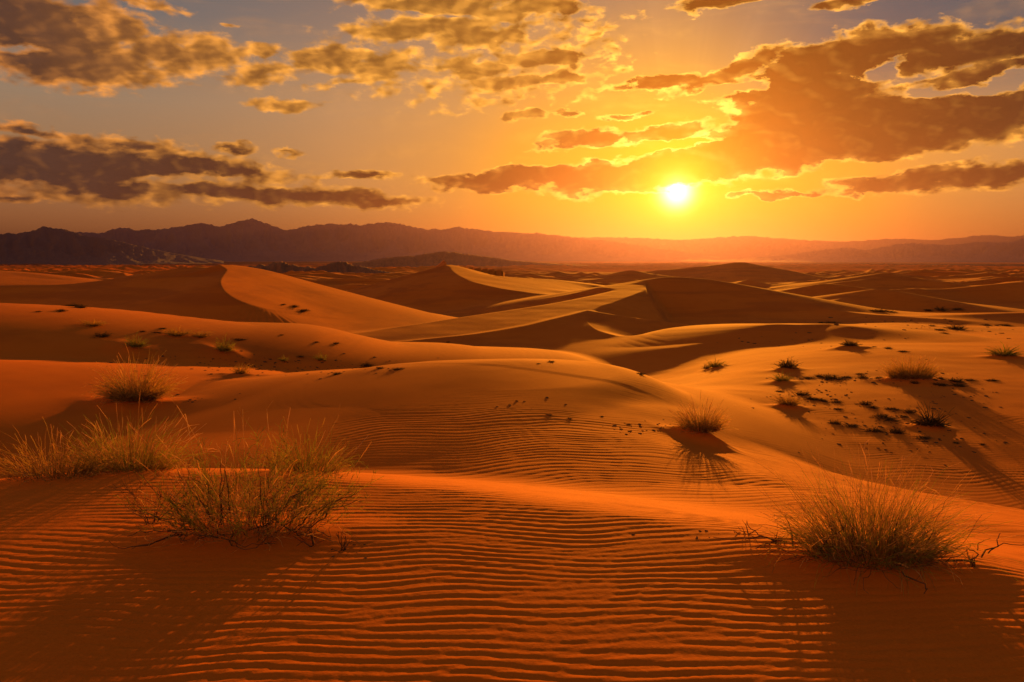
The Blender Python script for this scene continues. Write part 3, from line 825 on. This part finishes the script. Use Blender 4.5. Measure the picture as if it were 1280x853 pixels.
for i, g in enumerate(LP):
    D_ = math.hypot(g[0], g[1]); s = (.5 + 1.2 * rng.random() ** 2) * D_ / FPX * 1.2
    v = base_l * np.array([1.5, .9, .6]) * s * (.7 + .6 * rng.random((8, 1)))
    r_ = rng.random() * 6.28; c_, s_ = math.cos(r_), math.sin(r_)
    v = np.stack([v[:, 0] * c_ - v[:, 1] * s_, v[:, 0] * s_ + v[:, 1] * c_, v[:, 2]], 1) + np.array([g[0], g[1], height(g[0], g[1])])
    lv.append(v); lq.append(base_q + 8 * i)
link('plant_litter', make_mesh('plant_litter', np.vstack(lv), np.vstack(lq), TWIG, False), kind='stuff')
# ------------------------------------------------------------------ ground mesh
Zr = ripples(X, Y, RG, AG, Z)
for (cx, cy, rad) in CALM:                                    # drifted sand round the plants carries no ripples
    d = np.hypot(X - cx, Y - cy)
    Zr = Zr * (.15 + .85 * sstep(d, rad * .55, rad * 1.25))
Zf = Z + Zr
verts = np.stack([X, Y, Zf], -1).reshape(-1, 3)
n, mm_ = X.shape
quads = grid_quads(n, mm_, wrap=True)[:, ::-1]
gm = make_mesh('desert_sand', verts, quads, SAND)
link('desert_sand', gm, kind='structure')

# ------------------------------------------------------------------ mountains
def mountain(name, sil, D, depth, mat, seed, rough, foot=-22.0, n_a=420, n_d=70, gully=1.0):
    """range whose skyline runs through (photo column,row) points at about distance D"""
    sil = catmull(np.array(sil, float), 5)
    az = np.array([math.radians(azel(px, py)[0]) for px, py in sil]); tn = np.array([math.tan(math.radians(azel(px, py)[1])) for px, py in sil])
    a = np.linspace(az[0], az[-1], n_a)
    top = np.interp(a, az, tn) * D + EYE
    s = np.linspace(-1, .8, n_d)[:, None]
    A = np.broadcast_to(a, (n_d, n_a))
    along = A * D
    off = depth * .22 * noise(A * D / (depth * 1.3), A * 0 + 3.1, seed)        # ridge line wanders in depth
    dist = D + s * depth + off
    x = dist * np.sin(A); y = dist * np.cos(A)
    prof = np.where(s < 0, (1 - np.abs(s)) ** 1.6, np.clip(1 - s / .8, 0, 1))
    H = (top - foot)
    sc_ = H.max()
    g = np.abs(noise(along / (sc_ * .55) + .35 * noise(along / sc_, dist / sc_, seed + 9), dist / (sc_ * 1.9), seed + 2)) * 2.0
    g2 = np.abs(noise(along / (sc_ * .2), dist / (sc_ * .6), seed + 3)) * 2.0
    g3 = noise(along / (sc_ * .07), dist / (sc_ * .12), seed + 4)
    mid = np.clip(prof * (1 - prof) * 4, 0, 1)
    z = foot - 3 + H * prof * (1 - gully * mid * (.42 * g + .16 * g2)) + rough * H * (g3 * .045 * np.minimum(1, prof * 3)) + rough * H * .05 * (noise(along / (sc_ * .25), A * 0, seed + 6) * prof ** 3)
    v = np.stack([x, y, z], -1).reshape(-1, 3)
    me = make_mesh(name, v, grid_quads(n_d, n_a), mat)
    return link(name, me, kind='structure')

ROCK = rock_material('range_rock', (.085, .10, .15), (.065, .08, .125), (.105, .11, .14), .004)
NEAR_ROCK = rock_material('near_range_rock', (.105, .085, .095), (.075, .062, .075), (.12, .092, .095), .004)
HILL = rock_material('hill_rock', (.22, .10, .055), (.15, .07, .04), (.30, .14, .07), .02)
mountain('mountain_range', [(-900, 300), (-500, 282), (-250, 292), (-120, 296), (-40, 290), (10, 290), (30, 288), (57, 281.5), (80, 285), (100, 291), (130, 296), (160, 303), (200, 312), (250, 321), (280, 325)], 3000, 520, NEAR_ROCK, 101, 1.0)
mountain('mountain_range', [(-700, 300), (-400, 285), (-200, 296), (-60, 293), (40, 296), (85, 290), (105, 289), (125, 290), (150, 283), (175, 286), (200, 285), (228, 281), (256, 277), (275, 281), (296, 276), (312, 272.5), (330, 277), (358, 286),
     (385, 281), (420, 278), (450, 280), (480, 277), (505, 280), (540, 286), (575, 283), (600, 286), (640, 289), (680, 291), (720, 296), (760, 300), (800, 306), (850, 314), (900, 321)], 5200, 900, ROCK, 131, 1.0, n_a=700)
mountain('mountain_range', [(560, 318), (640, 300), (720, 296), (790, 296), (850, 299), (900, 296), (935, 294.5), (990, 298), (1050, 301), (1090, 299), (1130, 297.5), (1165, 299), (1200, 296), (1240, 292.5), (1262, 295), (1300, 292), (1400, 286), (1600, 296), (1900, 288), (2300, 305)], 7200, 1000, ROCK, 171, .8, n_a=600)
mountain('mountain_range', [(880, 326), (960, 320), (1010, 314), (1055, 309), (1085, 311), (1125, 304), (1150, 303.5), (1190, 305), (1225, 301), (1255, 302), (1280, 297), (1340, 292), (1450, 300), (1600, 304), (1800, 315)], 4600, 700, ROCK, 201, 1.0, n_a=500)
mountain('low_hill', [(440, 327), (475, 321), (500, 318), (520, 317), (540, 313), (556, 311.5), (572, 313.5), (590, 316), (615, 319), (640, 323), (690, 327), (740, 330)], 1500, 230, HILL, 231, 1.2, foot=-20, n_a=240, n_d=40)
mountain('low_hill', [(285, 335), (310, 327), (335, 323), (350, 320.5), (365, 324), (390, 328), (410, 324), (428, 320.5), (445, 325), (470, 331), (500, 336)], 560, 70, HILL, 261, 1.3, foot=-19.5, n_a=240, n_d=40)

# ------------------------------------------------------------------ air
hz, t = material('haze')
vol = t.n('ShaderNodeVolumePrincipled')
vol.inputs['Color'].default_value = HAZE_COL
vol.inputs['Density'].default_value = HAZE_DEN
vol.inputs['Anisotropy'].default_value = HAZE_G
o = t.n('ShaderNodeOutputMaterial'); t.t.links.new(vol.outputs[0], o.inputs['Volume'])
zmax = 300.0; zmin = -40.0; h = 14000.0
bv = np.array([(sx * h, sy * h, z) for z in (zmin, zmax) for sx, sy in ((-1, -1), (1, -1), (1, 1), (-1, 1))])
bf = np.array([(3, 2, 1, 0), (4, 5, 6, 7), (0, 1, 5, 4), (1, 2, 6, 5), (2, 3, 7, 6), (3, 0, 4, 7)])
link('haze', make_mesh('haze', bv, bf, hz, False), kind='stuff')

# ------------------------------------------------------------------ sky
w = bpy.data.worlds.new('World'); sc.world = w; w.use_nodes = True
t = NT(w.node_tree)
dirv = t.n('ShaderNodeTexCoord').outputs['Generated']
sep = t.n('ShaderNodeSeparateXYZ'); t.put(sep.inputs[0], dirv)
el = t.m('MULTIPLY', t.m('ARCSINE', sep.outputs[2]), 180 / math.pi)
az = t.m('MULTIPLY', t.m('ARCTAN2', sep.outputs[0], sep.outputs[1]), 180 / math.pi)
daz = t.m('SUBTRACT', az, SUN_AZ); de = t.m('SUBTRACT', el, SUN_EL)
def ell(kx, ky):
    return t.m('SQRT', t.m('ADD', t.m('POWER', t.m('MULTIPLY', t.m('ABSOLUTE', daz), kx), 2.0), t.m('POWER', t.m('MULTIPLY', t.m('ABSOLUTE', de), ky), 2.0)))
ang = ell(1.0, 1.0)
angw = ell(.62, 1.5)
comb = t.n('ShaderNodeCombineXYZ'); t.put(comb.inputs[0], az); t.put(comb.inputs[1], el)
p = comb.outputs[0]
E1 = lambda c: c
# clear sky: horizon to zenith
clear = t.ramp(t.m('DIVIDE', el, 40.0, clamp=True), SKY_CLEAR)
left = t.m('MULTIPLY', t.step(az, 30, -34), t.step(el, 12, 3))
clear = t.mix(t.m('MULTIPLY', left, .25), clear, (.44, .20, .09))
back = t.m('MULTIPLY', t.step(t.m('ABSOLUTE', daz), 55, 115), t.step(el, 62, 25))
clear = t.mix(back, clear, BACK_SKY_FILL)  # out-of-view sky brightened as added fill for the shaded sand
gw = t.m('EXPONENT', t.m('MULTIPLY', t.m('POWER', t.m('DIVIDE', angw, 17.5), 2.0), -1.0))
glow = t.ramp(t.m('DIVIDE', ang, 40.0, clamp=True), SKY_GLOW)
low = t.step(el, 4.5, 0.0)
glow = t.mix(t.m('MULTIPLY', low, .6), glow, (.92, .27, .008))
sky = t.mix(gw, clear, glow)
sky = t.mix(t.m('MULTIPLY', t.m('MULTIPLY', t.step(az, 9, 25), t.step(el, 6.5, 14)), .88), sky, (.045, .095, .125))
# ---- clouds laid out by bearing and elevation
warp = t.noise(t.v('MULTIPLY', p, (.30, .65, 1)), 1.0, 5, .6, out='Color')
wp = t.v('ADD', p, t.v('MULTIPLY', t.v('SUBTRACT', warp, (.5, .5, .5)), (3.8, 2.0, 0)))
field = None
wsep = t.n('ShaderNodeSeparateXYZ'); t.put(wsep.inputs[0], wp)
def chained(prev):
    """the warped bearing/elevation; carrying the last value along in z keeps the shader's working memory small"""
    cb = t.n('ShaderNodeCombineXYZ'); t.put(cb.inputs[0], wsep.outputs[0]); t.put(cb.inputs[1], wsep.outputs[1])
    if prev is not None: t.put(cb.inputs[2], prev)
    return cb.outputs[0]
for (bx, by, rx, ry, rot, amp) in CLOUDS:
    c = azel(bx, by); k_ = .0576
    mp = t.n('ShaderNodeMapping', vector_type='TEXTURE')
    mp.inputs['Location'].default_value = (c[0], c[1], 0)
    mp.inputs['Rotation'].default_value = (0, 0, math.radians(rot))
    mp.inputs['Scale'].default_value = (rx * k_, ry * k_, 1e6)
    t.put(mp.inputs['Vector'], chained(field))
    v = t.m('MULTIPLY_ADD', t.v('LENGTH', mp.outputs[0]), -amp, amp)
    if amp < .9: v = t.m('MINIMUM', v, t.m('MULTIPLY_ADD', v, .9 / amp, 0.0))
    field = v if field is None else t.m('SMOOTH_MAX', field, v, .12)
field = t.m('MAXIMUM', field, -1.2)
pn = t.v('MULTIPLY', p, (.62, 1.15, 1))
def fb(vec):
    return t.noise(vec, 1.0, 6, .56, .25)
sd = t.v('NORMALIZE', t.v('SUBTRACT', (SUN_AZ, SUN_EL, 0), p))
n1 = fb(pn)
lo = lambda v_: t.noise(v_, .8, 2.5, .5, .2)
l1 = lo(pn)
l2 = lo(t.v('ADD', pn, t.v('MULTIPLY', sd, (.28, .42, 0))))
dens = t.m('ADD', field, t.m('MULTIPLY', t.m('SUBTRACT', n1, .46), 1.7))
for (bx, by, rx, ry, rot, amp) in GAPS:
    c = azel(bx, by); k_ = .0576
    mp = t.n('ShaderNodeMapping', vector_type='TEXTURE')
    mp.inputs['Location'].default_value = (c[0], c[1], 0); mp.inputs['Rotation'].default_value = (0, 0, math.radians(rot)); mp.inputs['Scale'].default_value = (rx * k_, ry * k_, 1e6)
    t.put(mp.inputs['Vector'], chained(dens))
    dens = t.m('SUBTRACT', dens, t.m('MULTIPLY', t.step(t.v('LENGTH', mp.outputs[0]), 1.7, .1), amp))
far_ = t.step(ang, 12, 32)
soft = t.m('MULTIPLY_ADD', far_, .22, .40)
alpha = t.m('DIVIDE', t.m('ADD', dens, .12), soft, clamp=True)
alpha = t.step(alpha, 0.0, 1.0)
thick = t.m('DIVIDE', t.m('SUBTRACT', dens, .06), t.m('MULTIPLY_ADD', far_, .42, .26), clamp=True)
body = t.step(t.m('ADD', field, t.m('MULTIPLY', t.m('SUBTRACT', l1, .46), 1.5)), .05, .85)
lit = t.m('MULTIPLY', t.m('SUBTRACT', l1, l2), 2.6)
edge = t.ramp(t.m('DIVIDE', ang, 60.0, clamp=True), CLOUD_EDGE)
core = t.ramp(t.m('DIVIDE', ang, 60.0, clamp=True), CLOUD_CORE)
edge = t.v('SCALE', edge, scale=t.step(t.m('ADD', lit, t.m('SUBTRACT', n1, .5)), -.45, .55, .58, 1.35))
core = t.v('SCALE', core, scale=t.step(l1, .3, .7, 1.12, .90))
wb = t.step(ang, 10, 34, .12, .70)
cf = t.m('SUBTRACT', t.m('MULTIPLY', thick, t.m('ADD', t.m('MULTIPLY', body, wb), t.m('SUBTRACT', 1.0, wb))), t.m('MULTIPLY', lit, t.m('MULTIPLY', t.m('MULTIPLY_ADD', body, -.72, 1.0), t.step(ang, 6, 30, .35, 1.0))), clamp=True)
cf = t.m('MULTIPLY', cf, t.m('MULTIPLY_ADD', t.m('MULTIPLY', t.m('MULTIPLY', t.step(az, 8, -2), t.step(az, -35, -21)), t.step(el, 6.5, 9.5)), -.36, 1.0))
cloud = t.mix(cf, edge, core)
# thin high veil
veil = t.m('MULTIPLY', t.step(t.noise(t.v('MULTIPLY', p, (.10, .55, 1)), 1.0, 6, .6, .6), .46, .78), t.step(el, 1.0, 6.0))
sky = t.mix(t.m('MULTIPLY', veil, .16), sky, edge)
# faint shafts fanning out above the bank
th = t.m('ARCTAN2', de, daz)
tv = t.n('ShaderNodeCombineXYZ'); t.put(tv.inputs[0], t.m('MULTIPLY', th, 5.0))
sh = t.m('MULTIPLY', t.m('SUBTRACT', t.noise(tv.outputs[0], 1.0, 3, .6), .5), t.m('MULTIPLY', t.step(de, 4.0, 9.0), t.step(ang, 26, 10)))
sky = t.v('SCALE', sky, scale=t.m('MULTIPLY_ADD', sh, .38, 1.0))
sky = t.mix(alpha, sky, cloud)
# sun: white core and yellow aureole, seen through the thin cloud
aur = t.m('EXPONENT', t.m('MULTIPLY', ang, -1 / 1.7))
au = t.v('ADD', t.v('SCALE', (1.6, 1.05, .01), scale=aur), t.v('SCALE', (.55, .27, .0), scale=t.m('EXPONENT', t.m('MULTIPLY', ang, -1 / 5.0))))
disc = t.m('EXPONENT', t.m('MULTIPLY', t.m('POWER', t.m('DIVIDE', ang, .92), 2.0), -1.0))
veil_s = t.m('MULTIPLY_ADD', t.m('MULTIPLY', alpha, thick), -.8, 1.0)
dc = t.v('SCALE', (4.2, 3.6, 2.4), scale=t.m('MULTIPLY', disc, veil_s))
sky = t.v('ADD', t.v('ADD', sky, au), dc)
ground_half = t.step(el, -.4, -3.0)
sky = t.mix(ground_half, sky, (.20, .08, .03))
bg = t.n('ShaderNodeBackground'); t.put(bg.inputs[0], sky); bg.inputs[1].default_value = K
ni = t.n('ShaderNodeTexSky', sky_type='NISHITA'); ni.sun_disc = False
ni.sun_elevation = R(LAMP_EL); ni.sun_rotation = R(SUN_AZ); ni.dust_density = 3.0; ni.air_density = 1.2
bg2 = t.n('ShaderNodeBackground'); t.put(bg2.inputs[0], ni.outputs[0]); bg2.inputs[1].default_value = NISHITA
ad = t.n('ShaderNodeAddShader'); t.t.links.new(bg.outputs[0], ad.inputs[0]); t.t.links.new(bg2.outputs[0], ad.inputs[1])
o = t.n('ShaderNodeOutputWorld'); t.t.links.new(ad.outputs[0], o.inputs[0])
w.cycles.sampling_method = 'MANUAL'; w.cycles.sample_map_resolution = 512

sl = bpy.data.lights.new('sun', 'SUN'); sl.energy = SUN_E; sl.angle = R(.55); sl.color = SUN_COL
so = bpy.data.objects.new('sun', sl); COL.objects.link(so)
a_, e_ = R(SUN_AZ), R(LAMP_EL)
from mathutils import Vector
so.rotation_euler = Vector((math.sin(a_) * math.cos(e_), math.cos(a_) * math.cos(e_), math.sin(e_))).to_track_quat('Z', 'Y').to_euler()

# ------------------------------------------------------------------ view and render settings
vs = sc.view_settings
vs.view_transform = 'Standard'; vs.look = 'None'; vs.exposure = EXPO; vs.gamma = 1; vs.use_curve_mapping = False
sc.render.engine = 'CYCLES'
cy = sc.cycles
cy.max_bounces = 4; cy.diffuse_bounces = 2; cy.glossy_bounces = 1; cy.transmission_bounces = 3; cy.volume_bounces = 0; cy.transparent_max_bounces = 4
cy.caustics_reflective = False; cy.caustics_refractive = False
cy.use_adaptive_sampling = True; cy.adaptive_threshold = .01
cy.use_denoising = True
try: cy.denoiser = 'OPENIMAGEDENOISE'
except Exception: pass
